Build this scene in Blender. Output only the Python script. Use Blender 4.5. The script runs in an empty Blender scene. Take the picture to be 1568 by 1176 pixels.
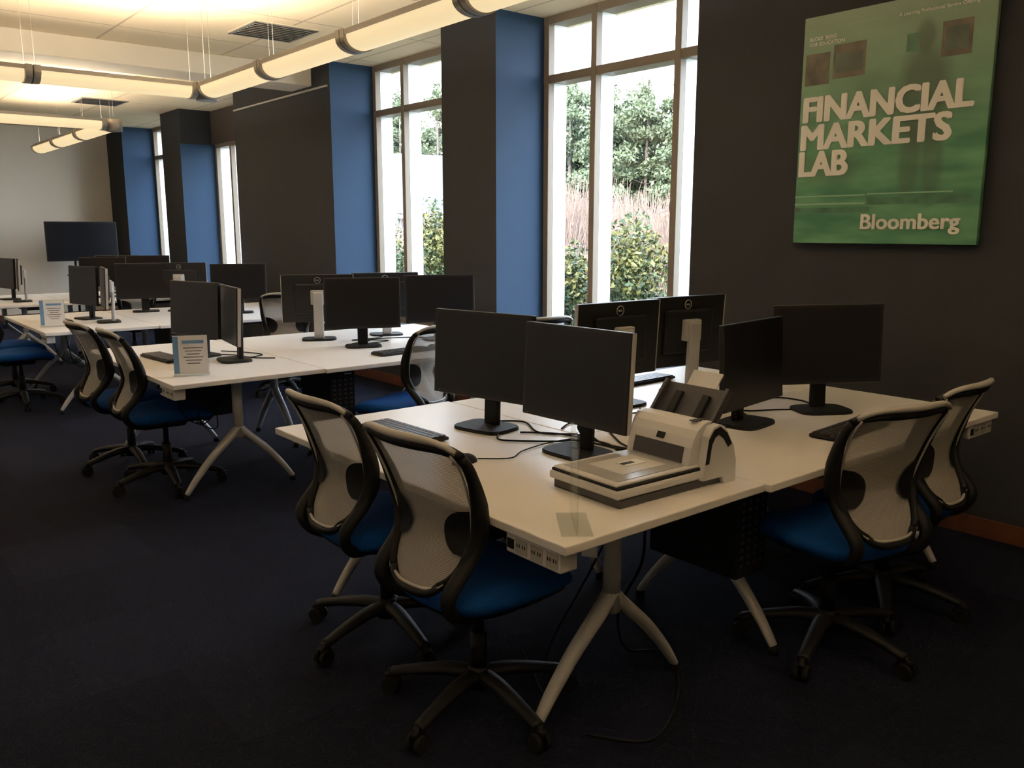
import bpy, bmesh, math, random
import numpy as np
from mathutils import Vector, Matrix
random.seed(7); np.random.seed(7)
scene=bpy.context.scene
try:
    scene.view_settings.view_transform='Standard'
    scene.view_settings.look='None'
except Exception: pass
COL=scene.collection
# ------------------------------------------------------------ materials
def mat(name,color,rough=.5,metal=0.,spec=.5,noise=0.,nscale=20.,bump=0.,bscale=200.,emit=None,estr=0.,alpha=1.,trans=0.):
    m=bpy.data.materials.new(name);m.use_nodes=True
    nt=m.node_tree;b=nt.nodes['Principled BSDF']
    b.inputs['Base Color'].default_value=(*color,1);b.inputs['Roughness'].default_value=rough
    b.inputs['Metallic'].default_value=metal
    b.inputs['Specular IOR Level'].default_value=spec
    if alpha<1: b.inputs['Alpha'].default_value=alpha
    if trans: b.inputs['Transmission Weight'].default_value=trans
    if emit: 
        b.inputs['Emission Color'].default_value=(*emit,1);b.inputs['Emission Strength'].default_value=estr
    if noise or bump:
        g=nt.nodes.new('ShaderNodeNewGeometry')
    if noise:
        n=nt.nodes.new('ShaderNodeTexNoise');n.inputs['Scale'].default_value=nscale;n.inputs['Detail'].default_value=4
        nt.links.new(g.outputs['Position'],n.inputs['Vector'])
        r=nt.nodes.new('ShaderNodeValToRGB')
        r.color_ramp.elements[0].position=.3;r.color_ramp.elements[1].position=.7
        r.color_ramp.elements[0].color=(*[c*(1-noise) for c in color],1)
        r.color_ramp.elements[1].color=(*[min(1,c*(1+noise)) for c in color],1)
        nt.links.new(n.outputs['Fac'],r.inputs['Fac']);nt.links.new(r.outputs['Color'],b.inputs['Base Color'])
    if bump:
        n2=nt.nodes.new('ShaderNodeTexNoise');n2.inputs['Scale'].default_value=bscale
        nt.links.new(g.outputs['Position'],n2.inputs['Vector'])
        bp=nt.nodes.new('ShaderNodeBump');bp.inputs['Strength'].default_value=bump;bp.inputs['Distance'].default_value=.01
        nt.links.new(n2.outputs['Fac'],bp.inputs['Height']);nt.links.new(bp.outputs['Normal'],b.inputs['Normal'])
    return m
M={}
M['dark_wall']=mat('charcoal_paint',(.0255,.027,.031),.75,spec=.3,noise=.06,nscale=3,bump=.05,bscale=150)
M['blue_wall']=mat('blue_paint',(.026,.062,.125),.7,spec=.3,noise=.04,nscale=2)
M['beige_wall']=mat('beige_paint',(.86,.79,.68),.8,noise=.02,nscale=1.5)
M['plaster']=mat('beam_plaster',(.80,.72,.58),.8,noise=.03,nscale=2)
M['wood']=mat('cherry_wood',(.10,.030,.013),.5,noise=.3,nscale=12)
M['laminate']=mat('white_laminate',(.83,.81,.79),.36,noise=.02,nscale=4)
M['leg']=mat('silver_paint',(.40,.40,.40),.4,metal=.1)
M['black']=mat('black_plastic',(.008,.008,.009),.55,spec=.2,noise=.1,nscale=60)
M['blackmat']=mat('black_rubber',(.007,.007,.007),.8,spec=.2)
M['bezel']=mat('bezel_plastic',(.008,.008,.009),.42,spec=.35)
M['screen']=mat('screen_glass',(.005,.005,.007),.3,spec=.3)
M['silver']=mat('silver_plastic',(.46,.46,.46),.38,metal=.25)
M['fabric']=mat('blue_fabric',(.0,.046,.21),.9,spec=.2,noise=.2,nscale=150,bump=.3,bscale=600)
M['rail']=mat('light_grey_plastic',(.37,.36,.34),.5)
M['white']=mat('white_plastic',(.56,.56,.57),.45)
M['lidgrey']=mat('scanner_lid_grey',(.30,.30,.31),.35)
M['dgrey']=mat('dark_grey_plastic',(.03,.03,.035),.45)
M['tan']=mat('window_frame_bronze',(.20,.16,.115),.5)
M['fwhite']=mat('window_frame_white',(.80,.83,.85),.5)
M['housing']=mat('lamp_housing',(.30,.28,.25),.4,metal=.3)
M['lens']=mat('lamp_lens',(.5,.42,.3),.5,emit=(1.,.78,.44),estr=.82)
M['uplight']=mat('uplight_tube',(.8,.7,.5),.5,emit=(1.,.85,.66),estr=60.)
M['paper']=mat('paper',(.8,.82,.85),.6)
M['pblue']=mat('paper_blue',(.12,.25,.5),.6)
M['bark']=mat('bark',(.10,.08,.07),.9,noise=.3,nscale=5)
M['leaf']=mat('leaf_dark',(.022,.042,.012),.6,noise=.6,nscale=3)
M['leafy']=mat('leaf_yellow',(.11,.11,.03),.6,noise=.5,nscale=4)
M['pine']=mat('pine_needles',(.085,.110,.060),.7,noise=.5,nscale=.8)
M['haze']=mat('distant_foliage',(.10,.12,.095),.8,noise=.4,nscale=.4)  # distance haze is put into this foliage colour
M['twig']=mat('bare_twigs',(.16,.11,.09),.8,noise=.3,nscale=2)
M['grass']=mat('lawn',(.07,.08,.04),.95,noise=.4,nscale=.7)
M['shingle']=mat('roof_shingle',(.08,.09,.105),.8,noise=.2,nscale=3)
M['shade']=mat('roller_shade',(.055,.042,.035),.8)
def meshmat():
    m=mat('chair_mesh',(.35,.33,.30),.85,spec=.2)
    nt=m.node_tree;b=nt.nodes['Principled BSDF'];tc=nt.nodes.new('ShaderNodeTexCoord')
    outs=[]
    for ax in ('Y','Z'):
        w=nt.nodes.new('ShaderNodeTexWave');w.bands_direction=ax;w.inputs['Scale'].default_value=60
        nt.links.new(tc.outputs['Object'],w.inputs['Vector']);outs.append(w)
    mx=nt.nodes.new('ShaderNodeMath');mx.operation='MAXIMUM'
    nt.links.new(outs[0].outputs['Fac'],mx.inputs[0]);nt.links.new(outs[1].outputs['Fac'],mx.inputs[1])
    mr=nt.nodes.new('ShaderNodeMapRange');mr.inputs['From Min'].default_value=.15;mr.inputs['From Max'].default_value=.5;mr.inputs['To Min'].default_value=.40;mr.inputs['To Max'].default_value=.90
    nt.links.new(mx.outputs[0],mr.inputs['Value']);nt.links.new(mr.outputs[0],b.inputs['Alpha'])
    return m
M['mesh']=meshmat()
def glassmat(name,gl=.05,tint=(1,1,1)):
    m=bpy.data.materials.new(name);m.use_nodes=True;nt=m.node_tree;nt.nodes.clear()
    o=nt.nodes.new('ShaderNodeOutputMaterial');mx=nt.nodes.new('ShaderNodeMixShader')
    t=nt.nodes.new('ShaderNodeBsdfTransparent');t.inputs[0].default_value=(*tint,1)
    g=nt.nodes.new('ShaderNodeBsdfGlossy');g.inputs['Roughness'].default_value=.05
    mx.inputs[0].default_value=gl
    nt.links.new(t.outputs[0],mx.inputs[1]);nt.links.new(g.outputs[0],mx.inputs[2]);nt.links.new(mx.outputs[0],o.inputs[0])
    return m
M['glass']=glassmat('window_glass',.03)
M['acrylic']=glassmat('clear_acrylic',.10,(.97,.985,.98))
def carpet():
    m=bpy.data.materials.new('carpet_tile');m.use_nodes=True;nt=m.node_tree;b=nt.nodes['Principled BSDF']
    g=nt.nodes.new('ShaderNodeNewGeometry')
    br=nt.nodes.new('ShaderNodeTexBrick');br.offset=0.5;br.inputs['Scale'].default_value=1
    br.inputs['Brick Width'].default_value=.6;br.inputs['Row Height'].default_value=.6;br.inputs['Mortar Size'].default_value=.001
    br.inputs['Color1'].default_value=(.0055,.0062,.0135,1);br.inputs['Color2'].default_value=(.0098,.0108,.022,1);br.inputs['Mortar'].default_value=(.004,.004,.007,1)
    nt.links.new(g.outputs['Position'],br.inputs['Vector'])
    n=nt.nodes.new('ShaderNodeTexNoise');n.inputs['Scale'].default_value=180
    nt.links.new(g.outputs['Position'],n.inputs['Vector'])
    bp=nt.nodes.new('ShaderNodeBump');bp.inputs['Strength'].default_value=.5;bp.inputs['Distance'].default_value=.01
    nt.links.new(n.outputs['Fac'],bp.inputs['Height']);nt.links.new(bp.outputs['Normal'],b.inputs['Normal'])
    nt.links.new(br.outputs['Color'],b.inputs['Base Color']);b.inputs['Roughness'].default_value=1;b.inputs['Specular IOR Level'].default_value=.1
    return m
M['carpet']=carpet()
def ceilmat():
    m=bpy.data.materials.new('ceiling_tile');m.use_nodes=True;nt=m.node_tree;b=nt.nodes['Principled BSDF']
    g=nt.nodes.new('ShaderNodeNewGeometry')
    br=nt.nodes.new('ShaderNodeTexBrick');br.offset=0.0;br.inputs['Scale'].default_value=1
    br.inputs['Brick Width'].default_value=1.2;br.inputs['Row Height'].default_value=1.2;br.inputs['Mortar Size'].default_value=.012
    br.inputs['Color1'].default_value=(.82,.68,.48,1);br.inputs['Color2'].default_value=(.80,.66,.46,1);br.inputs['Mortar'].default_value=(.53,.42,.29,1)
    nt.links.new(g.outputs['Position'],br.inputs['Vector'])
    nt.links.new(br.outputs['Color'],b.inputs['Base Color']);b.inputs['Roughness'].default_value=.9
    return m
M['ceiling']=ceilmat()
def postermat():
    m=bpy.data.materials.new('poster_print');m.use_nodes=True;nt=m.node_tree;b=nt.nodes['Principled BSDF']
    tc=nt.nodes.new('ShaderNodeTexCoord')
    mp=nt.nodes.new('ShaderNodeMapping');mp.inputs['Scale'].default_value=(1,1.5,6)
    n=nt.nodes.new('ShaderNodeTexNoise');n.inputs['Scale'].default_value=1.6;n.inputs['Detail'].default_value=2
    nt.links.new(tc.outputs['Object'],mp.inputs['Vector']);nt.links.new(mp.outputs['Vector'],n.inputs['Vector'])
    r=nt.nodes.new('ShaderNodeValToRGB');r.color_ramp.elements[0].position=.35;r.color_ramp.elements[1].position=.68
    r.color_ramp.elements[0].color=(.035,.15,.08,1);r.color_ramp.elements[1].color=(.11,.29,.16,1)
    nt.links.new(n.outputs['Fac'],r.inputs['Fac'])
    sx=nt.nodes.new('ShaderNodeSeparateXYZ');nt.links.new(tc.outputs['Object'],sx.inputs[0])
    r2=nt.nodes.new('ShaderNodeMapRange');r2.inputs['From Min'].default_value=.5;r2.inputs['From Max'].default_value=1.25
    nt.links.new(sx.outputs['Z'],r2.inputs['Value'])
    mx=nt.nodes.new('ShaderNodeMixRGB');mx.inputs[2].default_value=(.18,.27,.19,1)
    nt.links.new(r2.outputs[0],mx.inputs[0]);nt.links.new(r.outputs['Color'],mx.inputs[1])
    cur=mx.outputs[0]
    # printed, out of focus standing figure
    for (y,z,ry,rz,k) in ((-.71,.76,.145,.30,.75),(-.70,1.05,.055,.085,.7),(-.66,.42,.06,.22,.55),(-.78,.42,.06,.22,.55),(-.20,.42,.22,.10,.35),(-.45,.80,.12,.12,.3)):
        mp2=nt.nodes.new('ShaderNodeMapping');mp2.vector_type='POINT'
        mp2.inputs['Scale'].default_value=(0,1/ry,1/rz);mp2.inputs['Location'].default_value=(0,-y/ry,-z/rz)
        nt.links.new(tc.outputs['Object'],mp2.inputs['Vector'])
        ln=nt.nodes.new('ShaderNodeVectorMath');ln.operation='LENGTH';nt.links.new(mp2.outputs['Vector'],ln.inputs[0])
        mr=nt.nodes.new('ShaderNodeMapRange');mr.inputs['From Min'].default_value=1.15;mr.inputs['From Max'].default_value=.65;mr.inputs['To Min'].default_value=0;mr.inputs['To Max'].default_value=k
        nt.links.new(ln.outputs['Value'],mr.inputs['Value'])
        m2=nt.nodes.new('ShaderNodeMixRGB');m2.inputs[2].default_value=(.045,.075,.045,1)
        nt.links.new(mr.outputs[0],m2.inputs[0]);nt.links.new(cur,m2.inputs[1]);cur=m2.outputs[0]
    nt.links.new(cur,b.inputs['Base Color']);b.inputs['Roughness'].default_value=.4
    return m
M['poster']=postermat()
M['pdark']=mat('poster_dark_print',(.05,.14,.08),.4,noise=.4,nscale=9)
M['pfig']=mat('poster_figure_print',(.06,.085,.06),.4,noise=.5,nscale=6)
M['pbrown']=mat('poster_brown_print',(.085,.075,.05),.4,noise=.5,nscale=9)
M['pline']=mat('poster_pale_print',(.20,.36,.24),.4)
M['ptext']=mat('poster_white_ink',(.85,.84,.78),.5)
# ------------------------------------------------------------ mesh helpers
class B:
    def __init__(s,mats): s.bm=bmesh.new();s.mats=mats
    def mi(s,n):
        if n not in s.mats: s.mats.append(n)
        return s.mats.index(n)
    def box(s,c,size,m,bev=0.,rot=None,sides=None,seg=2):
        r=bmesh.ops.create_cube(s.bm,size=1.0);vs=r['verts']
        for v in vs: v.co=Vector((v.co.x*size[0],v.co.y*size[1],v.co.z*size[2]))
        fs=set(f for v in vs for f in v.link_faces)
        if bev>0:
            es=list(set(e for v in vs for e in v.link_edges))
            rr=bmesh.ops.bevel(s.bm,geom=es,offset=bev,segments=seg,profile=.5,affect='EDGES')
            fs=set(rr['faces'])|set(f for v in rr['verts'] for f in v.link_faces)
            vs=list(set(v for f in fs for v in f.verts))
        mi=s.mi(m)
        for f in fs:
            f.material_index=mi
            if sides:
                f.normal_update()
                for ax,mm in sides:
                    if f.normal.dot(Vector(ax))>.9: f.material_index=s.mi(mm)
        T=Matrix.Translation(Vector(c))
        if rot is not None: T=T@rot
        for v in vs: v.co=T@v.co
        return vs
    def sweep(s,pts,rad,m,seg=10,flat=1.,up=None,cap=True):
        pts=[Vector(p) for p in pts];n=len(pts)
        if not hasattr(rad,'__len__'): rad=[rad]*n
        mi=s.mi(m);rings=[]
        t0=(pts[1]-pts[0]).normalized()
        u=Vector(up) if up else (Vector((0,0,1)) if abs(t0.z)<.9 else Vector((1,0,0)))
        u=(u-t0*u.dot(t0)).normalized()
        for i,p in enumerate(pts):
            t=(pts[min(i+1,n-1)]-pts[max(i-1,0)]).normalized()
            u=(u-t*u.dot(t)).normalized();w=t.cross(u)
            rings.append([s.bm.verts.new(p+u*math.cos(2*math.pi*k/seg)*rad[i]*flat+w*math.sin(2*math.pi*k/seg)*rad[i]) for k in range(seg)])
        for a,b in zip(rings,rings[1:]):
            for k in range(seg):
                f=s.bm.faces.new((a[k],a[(k+1)%seg],b[(k+1)%seg],b[k]));f.material_index=mi;f.smooth=True
        if cap:
            for r in (rings[0][::-1],rings[-1]):
                f=s.bm.faces.new(r);f.material_index=mi
    def cyl(s,a,b,r,m,seg=16,r2=None): s.sweep([a,b],[r,r2 if r2 is not None else r],m,seg)
    def grid(s,fn,nu,nv,m,thick=0.,smooth=True):
        mi=s.mi(m)
        g=[[s.bm.verts.new(fn(i/nu,j/nv)) for j in range(nv+1)] for i in range(nu+1)]
        for i in range(nu):
            for j in range(nv):
                f=s.bm.faces.new((g[i][j],g[i+1][j],g[i+1][j+1],g[i][j+1]));f.material_index=mi;f.smooth=smooth
    def poly(s,ps,m):
        f=s.bm.faces.new([s.bm.verts.new(p) for p in ps]);f.material_index=s.mi(m);return f
    def prism(s,prof,d0,d1,m):
        mi=s.mi(m)
        a=[s.bm.verts.new((p[0],d0,p[1])) for p in prof];b=[s.bm.verts.new((p[0],d1,p[1])) for p in prof]
        n=len(prof);fs=[s.bm.faces.new(a),s.bm.faces.new(b[::-1])]
        for i in range(n): fs.append(s.bm.faces.new((a[i],b[i],b[(i+1)%n],a[(i+1)%n])))
        for f in fs:f.material_index=mi
    def mesh(s,name):
        bmesh.ops.recalc_face_normals(s.bm,faces=s.bm.faces[:])
        me=bpy.data.meshes.new(name);s.bm.to_mesh(me);s.bm.free()
        for n in s.mats: me.materials.append(M[n])
        return me
def put(name,me,loc=(0,0,0),az=0.,parent=None):
    o=bpy.data.objects.new(name,me);COL.objects.link(o);o.location=loc;o.rotation_euler=(0,0,math.radians(az))
    if parent:o.parent=parent
    return o
def spline(P,n=6):
    P=[Vector(p) for p in P];out=[]
    for i in range(len(P)-1):
        p0=P[max(i-1,0)];p1=P[i];p2=P[i+1];p3=P[min(i+2,len(P)-1)]
        for k in range(n):
            t=k/n
            out.append(.5*((2*p1)+(p2-p0)*t+(2*p0-5*p1+4*p2-p3)*t*t+(3*p1-p0-3*p2+p3)*t**3))
    out.append(P[-1]);return out
def lerp(a,n):
    x=np.linspace(0,len(a)-1,n);return list(np.interp(x,range(len(a)),a))
# ------------------------------------------------------------ ROOM
WX=4.6;CZ=3.35;Y0=-3.;Y1=17.25;X0=-4.
OPEN=[(3.70,5.78),(6.56,8.64),(11.28,13.38),(14.2,16.3)]
b=B([]);b.box(((X0+5.3)/2,(Y0+Y1)/2,-.05),(5.3-X0+.2,Y1-Y0+.2,.1),'carpet');put('floor',b.mesh('floor'))
b=B([]);b.box(((X0+5.4)/2,(Y0+Y1)/2,CZ+.1),(5.4-X0+.3,Y1-Y0+.3,.2),'ceiling');put('ceiling',b.mesh('ceiling'))
b=B([])
ys=[Y0]+[y for o in OPEN for y in o]+[Y1]
for a,c in zip(ys[0::2],ys[1::2]):
    b.box(((WX+5.36)/2,(a+c)/2,CZ/2),(5.36-WX,c-a,CZ),'dark_wall',sides=[((0,1,0),'blue_wall'),((0,-1,0),'blue_wall')])
for a,c in OPEN:
    b.box(((WX+.02+5.3)/2,(a+c)/2,.28),(5.3-WX-.02,c-a-.002,.56),'dark_wall')
b.box(((WX+.01+5.1)/2,13.37,3.1),(5.1-WX,.02,.5),'dark_wall')
put('wall_right',b.mesh('wall_right'))
b=B([]);b.box(((X0+WX)/2,Y1+.05,CZ/2),(WX-X0,.1,CZ),'beige_wall');put('wall_back',b.mesh('wall_back'))
b=B([]);b.box((X0-.05,(Y0+Y1)/2,CZ/2),(.1,Y1-Y0,CZ),'beige_wall');put('wall_left',b.mesh('wall_left'))
b=B([]);b.box(((X0+WX)/2,Y0-.05,CZ/2),(WX-X0,.1,CZ),'beige_wall');put('wall_front',b.mesh('wall_front'))
b=B([]);b.box(((X0+WX)/2,9.3,3.245),(WX-X0-.002,.5,.21),'plaster',.01);put('ceiling_beam',b.mesh('ceiling_beam'))
b=B([]);
for a,c in list(zip(ys[0::2],ys[1::2])): b.box((WX-.008,(a+c)/2,.05),(.016,c-a,.1),'wood',.003)
for a,c in OPEN: b.box((WX+.012,(a+c)/2,.05),(.016,c-a,.1),'wood',.003)
put('baseboard_right',b.mesh('bb'))
b=B([]);b.box(((X0+WX)/2,Y1-.008,.05),(WX-X0-.04,.016,.1),'wood',.003);put('baseboard_back',b.mesh('bb2'))
b=B([]);b.box((WX-.012,9.96,3.1),(.024,2.56,.02),'rail',.003);put('trim_1',b.mesh('picture_rail'))
# windows
for i,(a,c) in enumerate(OPEN):
    b=B([])
    zs0,zs1=.56,CZ
    for y in (a+.04,a+.6,c-.61,c-.04):
        b.box((5.15,y,(zs0+zs1)/2),(.06,.06,zs1-zs0),'tan',.004)
        b.box((5.26,y,(zs0+zs1)/2),(.15,.055,zs1-zs0),'fwhite')
    for z in (zs0+.03,2.84,zs1-.03):
        b.box((5.152,(a+c)/2,z),(.055,c-a-.002,.07),'tan',.004)
        b.box((5.26,(a+c)/2,z),(.14,c-a-.002,.05),'tan')
    b.box((5.2,(a+c)/2,(zs0+zs1)/2),(.006,c-a-.01,zs1-zs0-.01),'glass')
    if i==2: b.box((5.08,(a+c)/2,3.1),(.01,c-a-.01,.49),'shade')
    put('window_%d'%(i+1),b.mesh('window'))
# ceiling vents
b=B([])
b.box((0,0,-.005),(.6,.6,.01),'plaster')
for k in range(9): b.box((0,-.26+k*.065,-.014),(.54,.03,.006),'dgrey',rot=Matrix.Rotation(.5,4,'X'))
for k in range(4):
    a=k*math.pi/2;b.box((.285*math.cos(a),.285*math.sin(a),-.013),(.03,.6,.008),'housing',rot=Matrix.Rotation(a,4,'Z'))
vm=b.mesh('vent')
for p in ((3.55,7.7),(3.5,13.3),(.2,5.0)): put('ceiling_vent',vm,(p[0],p[1],CZ))
b=B([]);b.cyl((0,0,0),(0,0,-.012),.035,'white');b.cyl((0,0,-.012),(0,0,-.05),.01,'silver');b.cyl((0,0,-.05),(0,0,-.054),.022,'silver')
sm=b.mesh('sprinkler')
for p in ((2.2,6.6),(1.7,11.),(3.3,10.9)): put('ceiling_sprinkler',sm,(p[0],p[1],CZ))
# ------------------------------------------------------------ pendant lights
b=B([]);L=1.19
def lensf(u,v):
    a=math.pi*v;return Vector((-.5*L+.05+(L-.1)*u,.100*math.cos(a),.022-.088*math.sin(a)**.8))
b.grid(lensf,6,16,'lens')
for sgn in (1,-1):
    b.prism([(-.5*L+.03,.016),(.5*L-.03,.016),(.5*L-.03,.045),(-.5*L+.03,.045)],sgn*.098,sgn*.110,'housing')
b.box((0,0,.026),(L-.06,.19,.006),'housing')
b.box((0,0,.036),(L-.16,.10,.008),'uplight')
for sgn in (1,-1):
    pr=[(.115*math.cos(math.pi*k/12),-.072*math.sin(math.pi*k/12)) for k in range(13)]+[(-.115,.05),(.115,.05)]
    vsA=[b.bm.verts.new((sgn*(.5*L-.045),p[0],p[1])) for p in pr];vsB=[b.bm.verts.new((sgn*.5*L,p[0],p[1])) for p in pr]
    mi=b.mi('housing');b.bm.faces.new(vsA).material_index=mi;b.bm.faces.new(vsB[::-1]).material_index=mi
    for k in range(len(pr)): b.bm.faces.new((vsA[k],vsB[k],vsB[(k+1)%len(pr)],vsA[(k+1)%len(pr)])).material_index=mi
    b.cyl((sgn*(.5*L-.03),0,.03),(sgn*(.5*L-.03),0,.65),.001,'rail',5)
pm=b.mesh('pendant')
PZ=2.70
def run(x,y,dx,dy,n,gap=.0):
    for k in range(n):
        put('linear_pendant_light',pm,(x+dx*(gap+(k+.5)*1.2),y+dy*(gap+(k+.5)*1.2),PZ),0 if dx else 90)
run(2.75,7.3,0,-1,4,.09);run(2.75,7.3,-1,0,4,.09)
run(2.8,10.16,0,1,3,.09);run(2.8,10.16,-1,0,4,.09)
run(2.75,.6,-1,0,4,.09);run(2.75,.6,0,-1,2,.09)  # unseen runs, added over the rest of the room for fill light
b=B([]);b.cyl((0,0,-.075),(0,0,.05),.082,'housing',20);b.cyl((0,0,.05),(0,0,.65),.002,'rail',6);cj=b.mesh('joint')
for p in ((2.75,7.3),(2.8,10.16),(2.75,.6)): put('pendant_corner_joint',cj,(p[0],p[1],PZ))
# ------------------------------------------------------------ poster
b=B([]);PW=1.036;PH=1.25
b.box((0,-PW/2,PH/2),(.03,PW,PH),'poster',.003)
def rect(y0,y1,z0,z1,m,x=-.0158): b.poly([(x,-y0,z0),(x,-y0,z1),(x,-y1,z1),(x,-y1,z0)],m)
rect(.02,.17,.88,1.05,'pbrown');rect(.19,.38,.90,1.08,'pbrown');rect(.205,.365,.93,1.03,'pfig',-.0162);rect(.78,.93,.93,1.10,'pbrown');rect(.80,.91,.96,1.07,'pfig',-.0162);rect(.60,.66,.98,1.07,'pdark')
rect(.0,.43,.26,.268,'pline');rect(.0,.43,.215,.225,'pline');rect(.0,.46,.17,.20,'pdark');rect(.44,.9,.265,.272,'pline');rect(.44,1.0,.21,.25,'pdark',-.0155)
for k in range(26): 
    rect(.04+k*.017,.05+k*.017,1.175,1.178,'pline')
poster=put('wall_poster',b.mesh('poster'),(4.565,2.90,1.50))
def text(s,y0,y1,z0,h,bold,nm,fat=0.):
    c=bpy.data.curves.new(nm,'FONT');c.body=s;c.offset=bold;c.resolution_u=3
    o=bpy.data.objects.new(nm,c);COL.objects.link(o);bpy.context.view_layer.update()
    me=bpy.data.meshes.new_from_object(o.evaluated_get(bpy.context.evaluated_depsgraph_get()))
    bpy.data.objects.remove(o)
    co=np.array([v.co[:] for v in me.vertices]);mn=co.min(0);mxx=co.max(0)
    base=[(y0+fat+(y1-y0-2*fat)*(x-mn[0])/(mxx[0]-mn[0]),z0+fat*.6+(h-1.2*fat)*y/.73) for x,y,_ in co]
    polys=[tuple(p.vertices) for p in me.polygons]
    V=[];F=[]
    k=0
    for dy,dz in ([(0,0)] if not fat else [(0,0),(fat,0),(-fat,0),(fat*.5,0),(-fat*.5,0),(fat*.7,fat*.5),(-fat*.7,fat*.5),(fat*.7,-fat*.5),(-fat*.7,-fat*.5)]):
        i0=len(V);V+=[(-.0172-.00025*k,-(y+dy),z+dz) for y,z in base];F+=[tuple(i+i0 for i in p) for p in polys];k+=1
    m2=bpy.data.meshes.new(nm);m2.from_pydata(V,[],F);m2.materials.append(M['ptext'])
    t=bpy.data.objects.new(nm,m2);COL.objects.link(t);t.parent=poster
text('FINANCIAL',.02,.965,.675,.152,0.,'title_line_a',.010)
text('MARKETS',.015,.87,.522,.152,0.,'title_line_b',.010)
text('LAB',.012,.32,.375,.152,0.,'title_line_c',.010)
text('Bloomberg',.415,.95,.078,.088,0.,'brand_line',.004)
text('BLOOMBERG',.04,.20,1.12,.02,.01,'small_line_a');text('FOR EDUCATION',.04,.25,1.09,.02,.01,'small_line_b')
text('A Learning Professional Service Offering',.55,.95,1.165,.018,.0,'small_line_c')
# ------------------------------------------------------------ desks
def deskmesh():
    b=B([]);w,l=.912,1.825
    b.box((0,0,.725),(w,l,.028),'laminate',.004)
    for sy in (-1,1):
        y=sy*(l/2-.26)
        b.cyl((0,y,.71),(0,y,.33),.03,'leg',16)
        b.box((0,y,.70),(.5,.07,.02),'leg',.004)
        for sx in (-1,1):
            P=spline([(0,y,.40),(sx*.05,y,.345),(sx*.17,y,.235),(sx*.27,y,.12),(sx*.335,y,.03)],5)
            b.sweep(P,lerp([.03,.031,.028,.024,.018],len(P)),'leg',12,flat=.8)
            b.cyl((sx*.335,y,.035),(sx*.335,y,0),.017,'blackmat',12,.022)
    b.box((0,0,.69),(.08,l-.5,.03),'dgrey')
    b.box((.12,0,.665),(.16,1.0,.05),'dgrey',.004)
    x0=-w/2+.012
    b.box((x0+.033,-l/2+.15,.677),(.066,.235,.062),'white',.006)
    for k in range(3):
        yy=-l/2+.065+k*.066
        b.box((x0-.0008,yy,.677),(.002,.05,.044),'rail')
        for q in (-.012,.012):
            for d in (-.005,.005): b.box((x0-.002,yy+q+d,.68),(.002,.003,.010),'blackmat')
    b.box((x0-.0008,-l/2+.245,.677),(.002,.03,.03),'blackmat')
    return b.mesh('desk')
DM=deskmesh()
CY=[1.585,4.715,7.84,10.97]
for y in CY:
    put('office_desk',DM,(1.495+.456,y+.913,0),0)
    put('office_desk',DM,(2.411+.913,y-.02+.456,0),90)
    put('office_desk',DM,(2.411+.913,y-.02+.914+.456,0),90)
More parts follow.
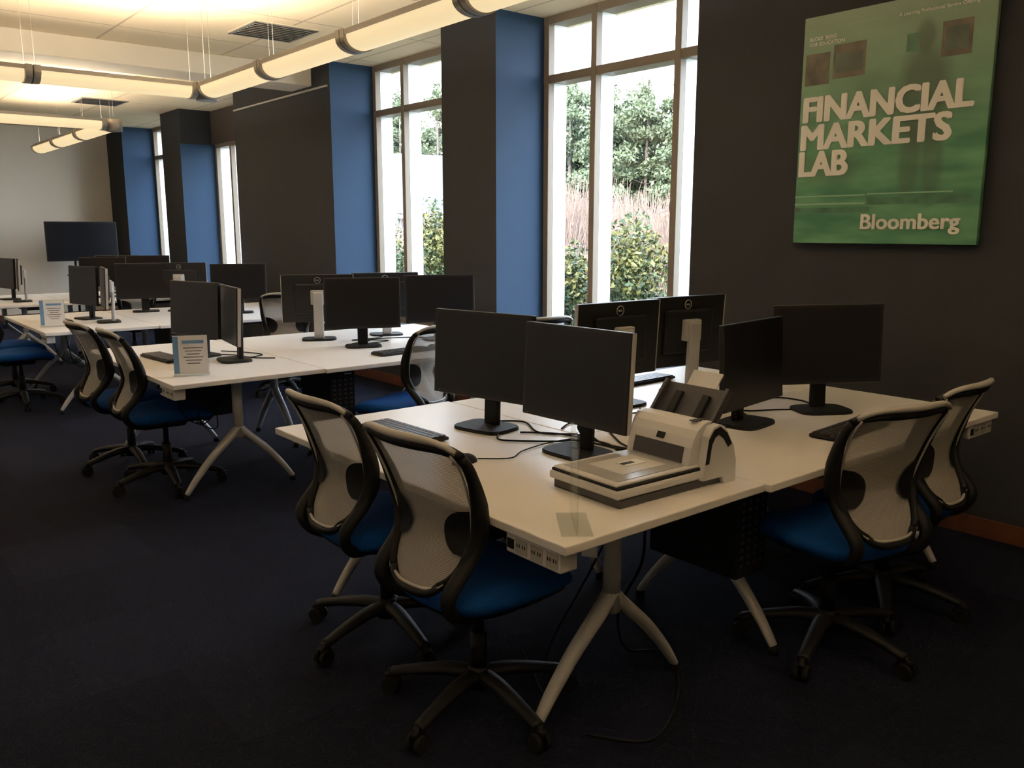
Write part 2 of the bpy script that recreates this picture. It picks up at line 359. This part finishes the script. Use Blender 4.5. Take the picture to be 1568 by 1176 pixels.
# ------------------------------------------------------------ chair
def chairmesh():
    b=B([])
    for k in range(5):
        a=math.radians(36+72*k+12);c,s=math.cos(a),math.sin(a)
        P=spline([(0,0,.115),(.1*c,.1*s,.118),(.22*c,.22*s,.098),(.315*c,.315*s,.075)],4)
        b.sweep(P,lerp([.036,.032,.026,.022],len(P)),'black',10,flat=.7)
        x,y=.32*c,.32*s
        b.cyl((x,y,.085),(x,y,.045),.011,'black',8)
        for q in (-1,1):
            cx,cy=x-s*q*.017,y+c*q*.017
            b.cyl((cx+s*.009,cy-c*.009,.029),(cx-s*.009,cy+c*.009,.029),.029,'blackmat',18)
        b.sweep([(x-.03*c,y-.03*s,.035),(x-.02*c,y-.02*s,.055),(x,y,.066),(x+.02*c,y+.02*s,.055)],.012,'black',8)
    b.cyl((0,0,.075),(0,0,.15),.042,'black',20,.036)
    b.cyl((0,0,.15),(0,0,.27),.027,'black',16)
    b.cyl((0,0,.27),(0,0,.40),.017,'black',12)
    b.box((-.02,0,.405),(.26,.17,.05),'black',.015)
    b.cyl((.02,.05,.40),(.02,.24,.395),.007,'black',8);b.box((.02,.245,.395),(.05,.03,.012),'black',.004)
    def se(u,r,z):
        a=2*math.pi*u;n=3.6;cc,ss=math.cos(a),math.sin(a)
        x=.25*r*math.copysign(abs(cc)**(2/n),cc);y=.26*r*math.copysign(abs(ss)**(2/n),ss)
        y*=(1-.10*max(0,-x/.245))
        zz=z-.03*max(0,(x-.10)/.145)**2*1.0+.012*(abs(y)/.25)**2-.01*max(0,-x/.245)
        return Vector((x+.015,y,zz))
    prof=[(0.001,.50),(.3,.502),(.6,.503),(.85,.498),(.95,.488),(1.,.47),(.99,.45),(.94,.438)]
    def seat(u,v):
        t=v*(len(prof)-1);i=min(int(t),len(prof)-2);fr=t-i
        r=prof[i][0]*(1-fr)+prof[i+1][0]*fr;z=prof[i][1]*(1-fr)+prof[i+1][1]*fr
        return se(u,r,z)
    b.grid(seat,48,14,'fabric')
    prof2=[(.94,.44),(.92,.425),(.6,.42),(.001,.418)]
    def sb(u,v):
        t=v*3;i=min(int(t),2);fr=t-i
        return se(u,prof2[i][0]*(1-fr)+prof2[i+1][0]*fr,prof2[i][1]*(1-fr)+prof2[i+1][1]*fr)
    b.grid(sb,48,6,'black')
    def bx(v):
        if v<.38: return -.20-.08*((.38-v)/.38)**1.6
        return -.20-.12*((v-.38)/.62)**1.5
    def bw(v):
        return float(np.interp(v,[0,.06,.15,.35,.6,.85,.95,1],[.115,.145,.165,.188,.213,.228,.228,.220]))
    def P(u,v,off=0.):
        w=bw(v);a=abs(u)
        z=.50+.485*v+.035*(a**4)*(1-v)**5-.03*(a**5)*v**8
        return Vector((bx(v)+.055*u*u*(.5+.5*v)+off,u*w,z))
    b.grid(lambda s,t:P(-1+2*s,t),16,28,'mesh')
    for sg in (-1,1):
        pts=[P(sg,v) for v in np.linspace(.0,.97,22)]
        b.sweep(pts,lerp([.016,.026,.031,.028,.019,.015],22),'black',12,flat=.7,up=(0,1,0))
        b.sweep([P(sg*.93,v,-.016) for v in np.linspace(.02,.98,22)],.004,'rail',6)
        def pad(s,t,sg=sg):
            vc=.40;hv=.165
            v=vc+hv*(2*t-1);ext=.58*math.sqrt(max(0,1-(2*t-1)**2))
            u=sg*(1-ext*s);return P(u,v,-.012)
        b.grid(pad,8,14,'black')
        pts=spline([P(sg,.42,-.0),P(sg*1.03,.22,.0),(-.265,sg*.17,.52),(-.23,sg*.15,.44),(-.12,sg*.09,.405)],6)
        b.sweep(pts,lerp([.014,.026,.027,.024,.02],len(pts)),'black',10,flat=.8)
    b.sweep([P(u,.0) for u in np.linspace(-1,1,13)],.014,'black',10)
    b.sweep([P(u,.035,-.010) for u in np.linspace(-.88,.88,13)],.006,'rail',6)
    b.sweep([P(u,.98,.004) for u in np.linspace(-1,1,17)],lerp([.015,.022,.022,.015],17),'black',10,flat=1.0)
    b.sweep([P(u,1.0,-.010)+Vector((0,0,.010)) for u in np.linspace(-1,1,17)],lerp([.009,.013,.013,.009],17),'rail',10)
    return b.mesh('chair')
CM=chairmesh()
chairs=[(1.60,2.11,4),(1.64,2.76,0),(2.89,1.60,76),(3.42,1.66,92),
 (1.64,5.37,-2),(1.60,5.98,3),(1.44,8.72,0),(2.90,4.62,112),(3.85,4.55,88),(3.56,7.75,68),(3.0,10.75,95),
 (1.5,9.4,5),(1.55,11.8,0)]
for x,y,a in chairs: put('office_chair',CM,(x,y,0),a)
# ------------------------------------------------------------ monitors
def monmesh(kind,top=.5):
    b=B([]);st='silver' if kind=='s' else 'black'
    w,h,t=.54,.364,.024;zc=top-h/2
    R=Matrix.Rotation(math.radians(-3),4,'Y')
    pr=[]
    for k in range(32):
        a=2*math.pi*k/32;c,s=math.cos(a),math.sin(a);pr.append((.10*math.copysign(abs(c)**.5,c),.13*math.copysign(abs(s)**.5,s)))
    for z0,z1,sc in ((0,.010,1.),(.010,.014,.97)):
        A=[b.bm.verts.new((p[0]*sc-.02,p[1]*sc,z0)) for p in pr];C=[b.bm.verts.new((p[0]*sc-.02,p[1]*sc,z1)) for p in pr]
        mi=b.mi('black');b.bm.faces.new(A[::-1]).material_index=mi;b.bm.faces.new(C).material_index=mi
        for k in range(32): b.bm.faces.new((A[k],A[(k+1)%32],C[(k+1)%32],C[k])).material_index=mi
    b.box((-.065,0,.19),(.028,.075,.36),st,.008,rot=Matrix.Rotation(math.radians(-2),4,'Y'))
    b.box((-.045,0,zc+.01),(.05,.11,.11),st,.008)
    C=Matrix.Translation((0,0,zc))
    b.box((0,0,zc),(t,w,h),'bezel',.004,rot=R)
    if kind in 'se':
        for sy in (-1,1): b.box((-.004,sy*(w/2+.001),zc),(t-.004,.004,h-.004),'silver',rot=R)
    b.box((-.022,0,zc),(.028,w*.62,h*.62),'bezel',.01,rot=R)
    x=t/2+.0006
    def tp(y,z): return (C@R)@Vector((x,y,z))
    b.poly([tp(-w/2+.015,-h/2+.02),tp(w/2-.015,-h/2+.02),tp(w/2-.015,h/2-.015),tp(-w/2+.015,h/2-.015)],'screen')
    b.poly([(C@R)@Vector((x+.0004,-w/2+.03+dy,-h/2+.008+dz)) for dy,dz in ((0,0),(.006,0),(.006,.002),(0,.002))],'rail')
    pts=[(C@R)@Vector((-t/2-.0015,.023*math.cos(a),h/2-.042+.023*math.sin(a))) for a in np.linspace(0,2*math.pi,25)]
    b.sweep(pts,.0022,'rail',6)
    for dy,ww in ((-.010,.004),(-.004,.004),(.004,.004),(.010,.004)):
        v=(C@R)@Vector((-t/2-.001,dy,h/2-.042));b.box(v,(.001,ww,.009),'rail')
    return b.mesh('monitor_'+kind)
MK={'p':monmesh('p'),'s':monmesh('s'),'e':monmesh('e',.485),'l':monmesh('p',.455)}
mons=[(2.17,2.82,191,'p'),(2.18,2.27,182,'e'),(2.99,2.83,88,'s'),(3.52,2.85,84,'s'),(3.12,2.15,-82,'l'),(3.61,2.09,-120,'p'),
 (2.0,5.74,194,'p'),(2.09,5.39,171,'e'),(3.05,6.04,63,'s'),(3.09,5.43,-115,'p'),(3.61,5.98,70,'s'),(3.76,5.42,-112,'p'),
 (2.05,8.85,192,'p'),(2.12,8.42,170,'s'),(3.05,9.15,62,'s'),(3.42,8.5,-115,'p'),(2.72,9.25,-105,'p'),
 (1.92,11.95,190,'p'),(1.97,11.5,172,'s'),(2.93,11.6,-112,'p'),(3.6,12.0,-112,'p'),(3.3,12.3,70,'s')]
for x,y,a,k in mons: put('computer_monitor',MK[k],(x,y,.739),a)
b=B([])
b.box((0,0,.011),(.14,.44,.014),'black',.004)
for r in range(5):
    for c in range(18): b.box((-.05+r*.025,-.2+c*.0235,.021),(.02,.0195,.007),'dgrey')
KM=b.mesh('keyboard')
for x,y,a in ((1.86,2.96,2),(3.33,1.80,-86),(3.55,3.17,92),(1.78,5.75,5),(3.15,5.0,-85),(3.7,5.05,-92),(1.8,8.8,3)): put('computer_keyboard',KM,(x,y,.739),a)
b=B([])
def ms(u,v):
    a=2*math.pi*u;r=math.sin(v*math.pi/2);return Vector((.055*r*math.cos(a),.031*r*math.sin(a),.034*math.cos(v*math.pi/2)))
b.grid(ms,20,8,'black');b.poly([ms(k/20,1) for k in range(20)],'black');b.box((.03,0,.028),(.018,.005,.008),'dgrey',.002)
MM=b.mesh('mouse')
for x,y,a in ((1.79,2.44,180),(3.42,5.03,-90)): put('computer_mouse',MM,(x,y,.7392),a)
# ------------------------------------------------------------ scanner
b=B([])
b.box((0,0,.016),(.52,.31,.032),'dgrey',.006)
b.box((-.005,0,.045),(.54,.325,.028),'white',.008)
b.box((-.07,0,.063),(.40,.31,.010),'black',.004)
b.box((-.075,0,.071),(.385,.295,.010),'white',.005)
b.box((-.07,0,.0765),(.34,.25,.002),'lidgrey',.0005)
b.box((-.075,0,.0778),(.20,.16,.0016),'white',.0005)
b.box((-.055,.0,.080),(.09,.05,.003),'paper');b.box((-.075,0,.0822),(.05,.018,.002),'dgrey')
def rp(prof,y0,y1,m): b.prism([(.268-(.268-x)*.86,z*.9) for x,z in prof],y0,y1,m)
body=[(.03,.082),(.045,.15),(.06,.182),(.08,.210),(.11,.230),(.135,.237),(.16,.236),(.185,.227),(.205,.21),(.228,.182),(.245,.15),(.262,.09),(.262,.07),(.05,.07)]
rp(body,-.14,.14,'white')
side=[(.075,.03),(.085,.10),(.10,.19),(.125,.225),(.165,.23),(.19,.22),(.21,.20),(.25,.14),(.268,.08),(.268,.0),(.20,.0),(.19,.03)]
rp(side,-.172,-.142,'white');rp(side,.142,.172,'white')
band=[(.085,.09),(.10,.18),(.13,.215),(.165,.222),(.205,.195),(.235,.15),(.215,.14),(.185,.175),(.155,.195),(.135,.185),(.118,.16),(.105,.09)]
rp(band,-.174,-.1722,'black');rp(band,.1722,.174,'black')
rp([(.028,.092),(.043,.15),(.049,.15),(.036,.088)],-.11,.11,'dgrey')
for k in range(3): b.box((.13+k*.02,-.10,.2135),(.012,.03,.004),'dgrey',.001)
b.box((.083,.0,.155),(.004,.035,.022),'black',.001,rot=Matrix.Rotation(math.radians(30),4,'Y'))
R=Matrix.Rotation(math.radians(38),4,'Y')
def rb(c,s,m,bev=.003): b.box(R@Vector(c)+Vector((.195,0,.195)),s,m,bev,rot=R)
rb((0,0,.055),(.012,.27,.15),'dgrey');rb((-.012,-.135,.055),(.03,.014,.15),'dgrey');rb((-.012,.135,.055),(.03,.014,.15),'dgrey')
rb((.006,0,.15),(.008,.13,.09),'white');rb((-.012,.06,.05),(.018,.03,.09),'black');rb((-.012,-.06,.05),(.018,.03,.09),'black')
put('document_scanner',b.mesh('scanner'),(2.10,1.855,.739),-2)
# ------------------------------------------------------------ sign holders
def sign(loc,az,paper,w=.20,h=.235):
    b=B([])
    b.box((0,0,.001+.0015),(.09,w,.003),'acrylic')
    b.box((0,0,h/2+.003),(.005,w,h),'acrylic')
    if paper:
        for s in (-1,1):
            b.box((s*.0032,0,h/2+.003),(.0008,w-.01,h-.01),'paper')
            b.box((s*.0040,s*-.08,h/2+.003),(.0006,.03,h-.02),'pblue')
            b.box((s*.0040,.015,h-.04),(.0006,.12,.018),'pblue')
            for k in range(6): b.box((s*.0040,.015,h-.075-k*.018),(.0006,.11-.02*(k%3),.004),'dgrey')
    put('sign_holder',b.mesh('sign'),loc,az)
sign((1.635,1.70,.739),142,False,.2,.29)
sign((1.70,5.0,.739),245,True)
sign((1.66,8.33,.739),250,True)
# ------------------------------------------------------------ television on stand
b=B([])
b.box((0,0,1.38),(1.14,.05,.67),'bezel',.006)
b.poly([(-.55,-.0256,1.065),(.55,-.0256,1.065),(.55,-.0256,1.695),(-.55,-.0256,1.695)],'screen')
b.box((0,.04,1.38),(.5,.05,.35),'black',.01)
for s in (-1,1):
    b.cyl((s*.12,.07,.08),(s*.12,.07,1.5),.02,'black',12);b.box((s*.35,.05,.06),(.05,.6,.04),'black',.01)
    for q in (-.26,.26): b.cyl((s*.35-.012,.05+q,.03),(s*.35+.012,.05+q,.03),.03,'blackmat',14)
b.box((0,.07,.07),(.75,.06,.04),'black',.01);b.box((0,.0,.8),(.5,.3,.02),'black',.004)
put('television',b.mesh('tv'),(3.82,16.3,0),0)
# ------------------------------------------------------------ desktop computers hung beneath desks
b=B([])
b.box((0,0,.50),(.18,.42,.40),'black',.006)
for r in range(10):
    for c in range(4): b.box((-.06+c*.04,-.2105,.35+r*.03),(.02,.002,.012),'dgrey')
b.box((.04,-.2108,.66),(.05,.002,.008),'silver')
b.box((0,0,.7035),(.06,.3,.009),'dgrey')
PCM=b.mesh('pc')
for x,y,a in ((2.62,1.98,0),(2.15,2.75,90),(4.0,2.0,0),(2.62,5.1,0),(2.1,5.9,90),(2.62,8.2,0)): put('desktop_computer',PCM,(x,y,.0),a)
# ------------------------------------------------------------ cables
def cable(pts,r=.0038,m='blackmat',nm='power_cable'):
    b=B([]);b.sweep(spline(pts,8),r,m,6);put(nm,b.mesh('cable'))
z=.744
cable([(2.14,2.68,z),(2.1,2.6,z),(2.25,2.45,z),(2.33,2.41,z),(2.36,2.2,z),(2.38,2.10,z)])
cable([(1.85,2.44,z),(1.95,2.37,z),(2.05,2.42,z),(2.2,2.45,z),(2.35,2.44,z)],.0025)
cable([(2.24,2.66,z),(2.3,2.6,z),(2.36,2.5,z),(2.38,2.3,z),(2.34,2.2,z)])
cable([(2.28,2.9,z),(2.38,2.8,z),(2.3,2.6,z),(2.42,2.45,z),(2.37,2.3,z),(2.40,2.1,z)],.004)
cable([(2.34,2.2,z),(2.40,2.2,z),(2.45,2.3,z),(2.6,2.5,z),(2.8,2.6,z),(2.9,2.68,z)])
cable([(2.36,2.15,z),(2.48,2.12,z),(2.6,2.3,z),(2.75,2.35,z),(2.95,2.3,z),(3.02,2.25,z)])
cable([(2.42,2.6,z),(2.55,2.65,z),(2.7,2.5,z),(2.85,2.62,z),(3.1,2.55,z),(3.3,2.6,z),(3.45,2.72,z)])
cable([(3.2,2.3,z),(3.3,2.35,z),(3.35,2.3,z),(3.45,2.25,z),(3.52,2.2,z)])
cable([(3.0,2.68,z),(2.85,2.5,z),(3.0,2.38,z),(3.3,2.4,z),(3.5,2.5,z),(3.5,2.66,z)])
cable([(3.22,2.22,z),(3.4,2.4,z),(3.7,2.42,z),(3.75,2.3,z),(3.7,2.2,z)])
cable([(2.12,5.7,z),(2.2,5.6,z),(2.25,5.4,z),(2.35,5.3,z)])
cable([(2.2,5.42,z),(2.35,5.5,z),(2.3,5.7,z),(2.2,5.85,z)])
cable([(3.1,5.62,z),(3.3,5.7,z),(3.2,5.8,z),(3.4,5.8,z),(3.5,5.85,z)])
cable([(3.15,5.55,z),(3.4,5.6,z),(3.3,5.75,z),(3.6,5.7,z),(3.75,5.55,z)])
cable([(2.1,1.85,.69),(2.05,1.80,.5),(2.1,1.95,.25),(2.2,2.0,.05),(2.35,1.95,.006),(2.2,1.75,.006),(1.9,1.6,.006),(1.75,1.75,.006)],.005)
cable([(2.0,1.85,.68),(2.0,2.0,.4),(1.9,2.1,.1),(1.8,2.0,.008),(1.95,2.3,.008)],.004)
for y in (4.9,8.0):
    for k in range(3):
        cable([(1.6+.1*k,y+.1,.68),(1.65+.1*k,y+.15,.5-.05*k),(1.8,y+.2+.05*k,.42),(1.95,y+.22,.6),(2.05,y+.2,.69)],.004)
cable([(1.62,1.8,.66),(1.7,1.85,.58),(1.82,1.86,.60),(1.92,1.84,.69)],.005)
b=B([]);b.box((0,0,0),(.004,.05,.06),'paper');b.box((-.003,0,.012),(.002,.04,.012),'blackmat')
put('cable_tag',b.mesh('tag'),(1.80,1.80,.60),30)
# ------------------------------------------------------------ EXTERIOR
b=B([]);b.box((48,50,-.35),(85,180,.1),'grass');put('lawn_ground',b.mesh('lawn'))
def cloud(name,blobs,mats,soft=.25):
    V=[];F=[];MI=[];k=0
    for (c,r,n,ls,mi) in blobs:
        d=np.random.normal(size=(n,3));d/=np.linalg.norm(d,axis=1)[:,None]
        rr=np.random.rand(n)**.45
        lump=1+soft*np.sin(d[:,0]*5+c[0])*np.cos(d[:,1]*6+c[1])+.15*np.sin(d[:,2]*9)
        p=np.array(c)+d*rr[:,None]*lump[:,None]*np.array(r)
        t=np.random.normal(size=(n,3));t/=np.linalg.norm(t,axis=1)[:,None]
        s=np.cross(t,np.random.normal(size=(n,3)));s/=np.linalg.norm(s,axis=1)[:,None]
        l=ls*(.6+.8*np.random.rand(n))[:,None]
        A=np.stack([p-t*l,p+s*l*.45,p+t*l,p-s*l*.45],1).reshape(-1,3);V.append(A)
        F.append(np.arange(k,k+4*n).reshape(n,4));MI+= [mi]*n;k+=4*n
    V=np.concatenate(V);F=np.concatenate(F)
    me=bpy.data.meshes.new(name);me.from_pydata(V.tolist(),[],F.tolist())
    for m in mats: me.materials.append(M[m])
    me.polygons.foreach_set('material_index',MI)
    return me
def bush(x,y,r,h):
    z0=-.3
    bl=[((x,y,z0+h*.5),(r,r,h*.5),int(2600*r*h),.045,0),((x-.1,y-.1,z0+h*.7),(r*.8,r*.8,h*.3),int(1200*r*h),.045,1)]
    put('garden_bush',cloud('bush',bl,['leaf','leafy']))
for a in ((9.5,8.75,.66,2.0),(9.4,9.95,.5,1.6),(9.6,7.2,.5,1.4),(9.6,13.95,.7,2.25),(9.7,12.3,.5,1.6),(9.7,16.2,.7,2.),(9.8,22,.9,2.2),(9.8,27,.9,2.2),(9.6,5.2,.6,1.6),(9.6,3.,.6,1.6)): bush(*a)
def tree(x,y,h):
    b=B([]);z0=-.3
    lean=random.uniform(-.3,.3)
    b.sweep([(x,y,z0),(x+lean*.3,y,h*.5),(x+lean,y+lean,h*.97)],[.15,.10,.03],'bark',8)
    br=[]
    for k in range(15):
        zz=h*random.uniform(.35,.97);a=random.uniform(0,6.28);l=(1.08-zz/h)*h*.22+.2
        e=(x+lean*.6+math.cos(a)*l,y+math.sin(a)*l,zz+l*.25);br.append(e)
        b.sweep([(x+lean*.6,y+lean*.4,zz-.1),e],[.04,.012],'bark',5)
    o=put('pine_tree',b.mesh('trunk'))
    bl=[((e[0],e[1],e[2]),(.78,.78,.38),250,.12,0) for e in br]+[((x+lean,y+lean,h),(.4,.4,.8),160,.12,0)]
    put('foliage',cloud('fol',bl,['pine']),parent=o)
for i in range(52):
    X=random.uniform(34,44);q=random.uniform(.6,3.0) if i>28 else random.uniform(.80,1.65)
    Y=X*q;d=.637*X+.771*Y
    tree(X,Y,1.9+d*.143*random.uniform(.70,1.05))
for X,Y,k in ((36,38.,1.02),(38,41.5,1.0),(35,34.5,.9),(36.5,32.6,1.0),(38,31.5,1.04),(34.5,36.6,.95),(38,59,.85),(37,55,.7),(39,63,.8),(37,30.5,.85)):
    tree(X,Y,1.9+(.637*X+.771*Y)*.145*k)
def shrub(x,y,h,n=420):
    V=[];F=[]
    for k in range(n):
        a=random.uniform(0,6.28);sp=random.uniform(.1,.9);hh=h*random.uniform(.4,1.)
        bx_,by_=x+random.uniform(-.8,.8),y+random.uniform(-.8,.8)
        p0=Vector((bx_,by_,-.3));p1=p0+Vector((math.cos(a)*sp*.4,math.sin(a)*sp*.4,hh*.6));p2=p1+Vector((math.cos(a+.6)*sp*.5,math.sin(a+.6)*sp*.5,hh*.5))
        w=Vector((.62,-.78,0))*.010;i=len(V)
        V+=[p0-w,p0+w,p1+w*.7,p1-w*.7,p2+w*.3,p2-w*.3];F+=[(i,i+1,i+2,i+3),(i+3,i+2,i+4,i+5)]
    me=bpy.data.meshes.new('shrub');me.from_pydata([v[:] for v in V],[],F);me.materials.append(M['twig']);put('bare_shrub',me)
for i in range(32):
    X=random.uniform(13,18);shrub(X,X*(random.uniform(.7,2.2) if i>10 else random.uniform(.85,1.2)),random.uniform(1.8,2.9))
bl=[((random.uniform(47,50),y,random.uniform(1.5,2.6)),(2.2,3.2,3.2),800,.32,int(random.random()<.3)) for y in np.arange(20,135,3.0)]
put('distant_treeline',cloud('treeline',bl,['haze','pine']))
# house
b=B([])
b.box((0,0,1.2),(5,4.2,3.),'shingle')
b.prism([(-2.6,2.66),(2.6,2.66),(2.6,2.8),(-2.6,2.8)],-2.3,2.3,'fwhite')
for s in (-1,1): b.poly([(-2.7,s*2.4,2.4),(2.7,s*2.4,2.4),(2.7,0,5.6),(-2.7,0,5.6)],'shingle')
b.poly([(-2.5,-2.2,2.7),(-2.5,2.2,2.7),(-2.5,0,5.5)],'shingle');b.poly([(2.5,-2.2,2.7),(2.5,2.2,2.7),(2.5,0,5.5)],'shingle')
for y in (-1.2,0,1.2): b.box((-2.52,y,1.9),(.06,.7,1.2),'fwhite',.02);b.box((-2.55,y,1.9),(.04,.5,1.0),'shingle')
put('neighbouring_house',b.mesh('house'),(25.,37.,-.3),-10)
# ------------------------------------------------------------ world, sun
w=bpy.data.worlds.new('World');scene.world=w;w.use_nodes=True
nt=w.node_tree;bg=nt.nodes['Background']
tc=nt.nodes.new('ShaderNodeTexCoord');sp=nt.nodes.new('ShaderNodeSeparateXYZ');nt.links.new(tc.outputs['Generated'],sp.inputs[0])
rpn=nt.nodes.new('ShaderNodeValToRGB');rpn.color_ramp.elements[0].position=0.;rpn.color_ramp.elements[0].color=(.93,.96,1,1)
rpn.color_ramp.elements[1].position=.6;rpn.color_ramp.elements[1].color=(.62,.8,1,1)
nt.links.new(sp.outputs['Z'],rpn.inputs['Fac']);nt.links.new(rpn.outputs['Color'],bg.inputs['Color'])
bg.inputs['Strength'].default_value=13.5
s=bpy.data.lights.new('sun','SUN');s.energy=13.;s.angle=.01;s.color=(1,.93,.8)
so=bpy.data.objects.new('sun',s);COL.objects.link(so)
so.rotation_euler=Vector((.75,.45,-.62)).to_track_quat('-Z','Y').to_euler();so.location=(-10,-5,15)
# ------------------------------------------------------------ camera
th=math.atan(236/1310.)
cd=bpy.data.cameras.new('camera');cd.sensor_width=36;cd.lens=36*1310/1568.;cd.clip_end=300
cam=bpy.data.objects.new('camera',cd);COL.objects.link(cam);cam.location=(0,0,1.575)
cam.rotation_euler=(math.pi/2-th,0,-math.radians(39.55));scene.camera=cam
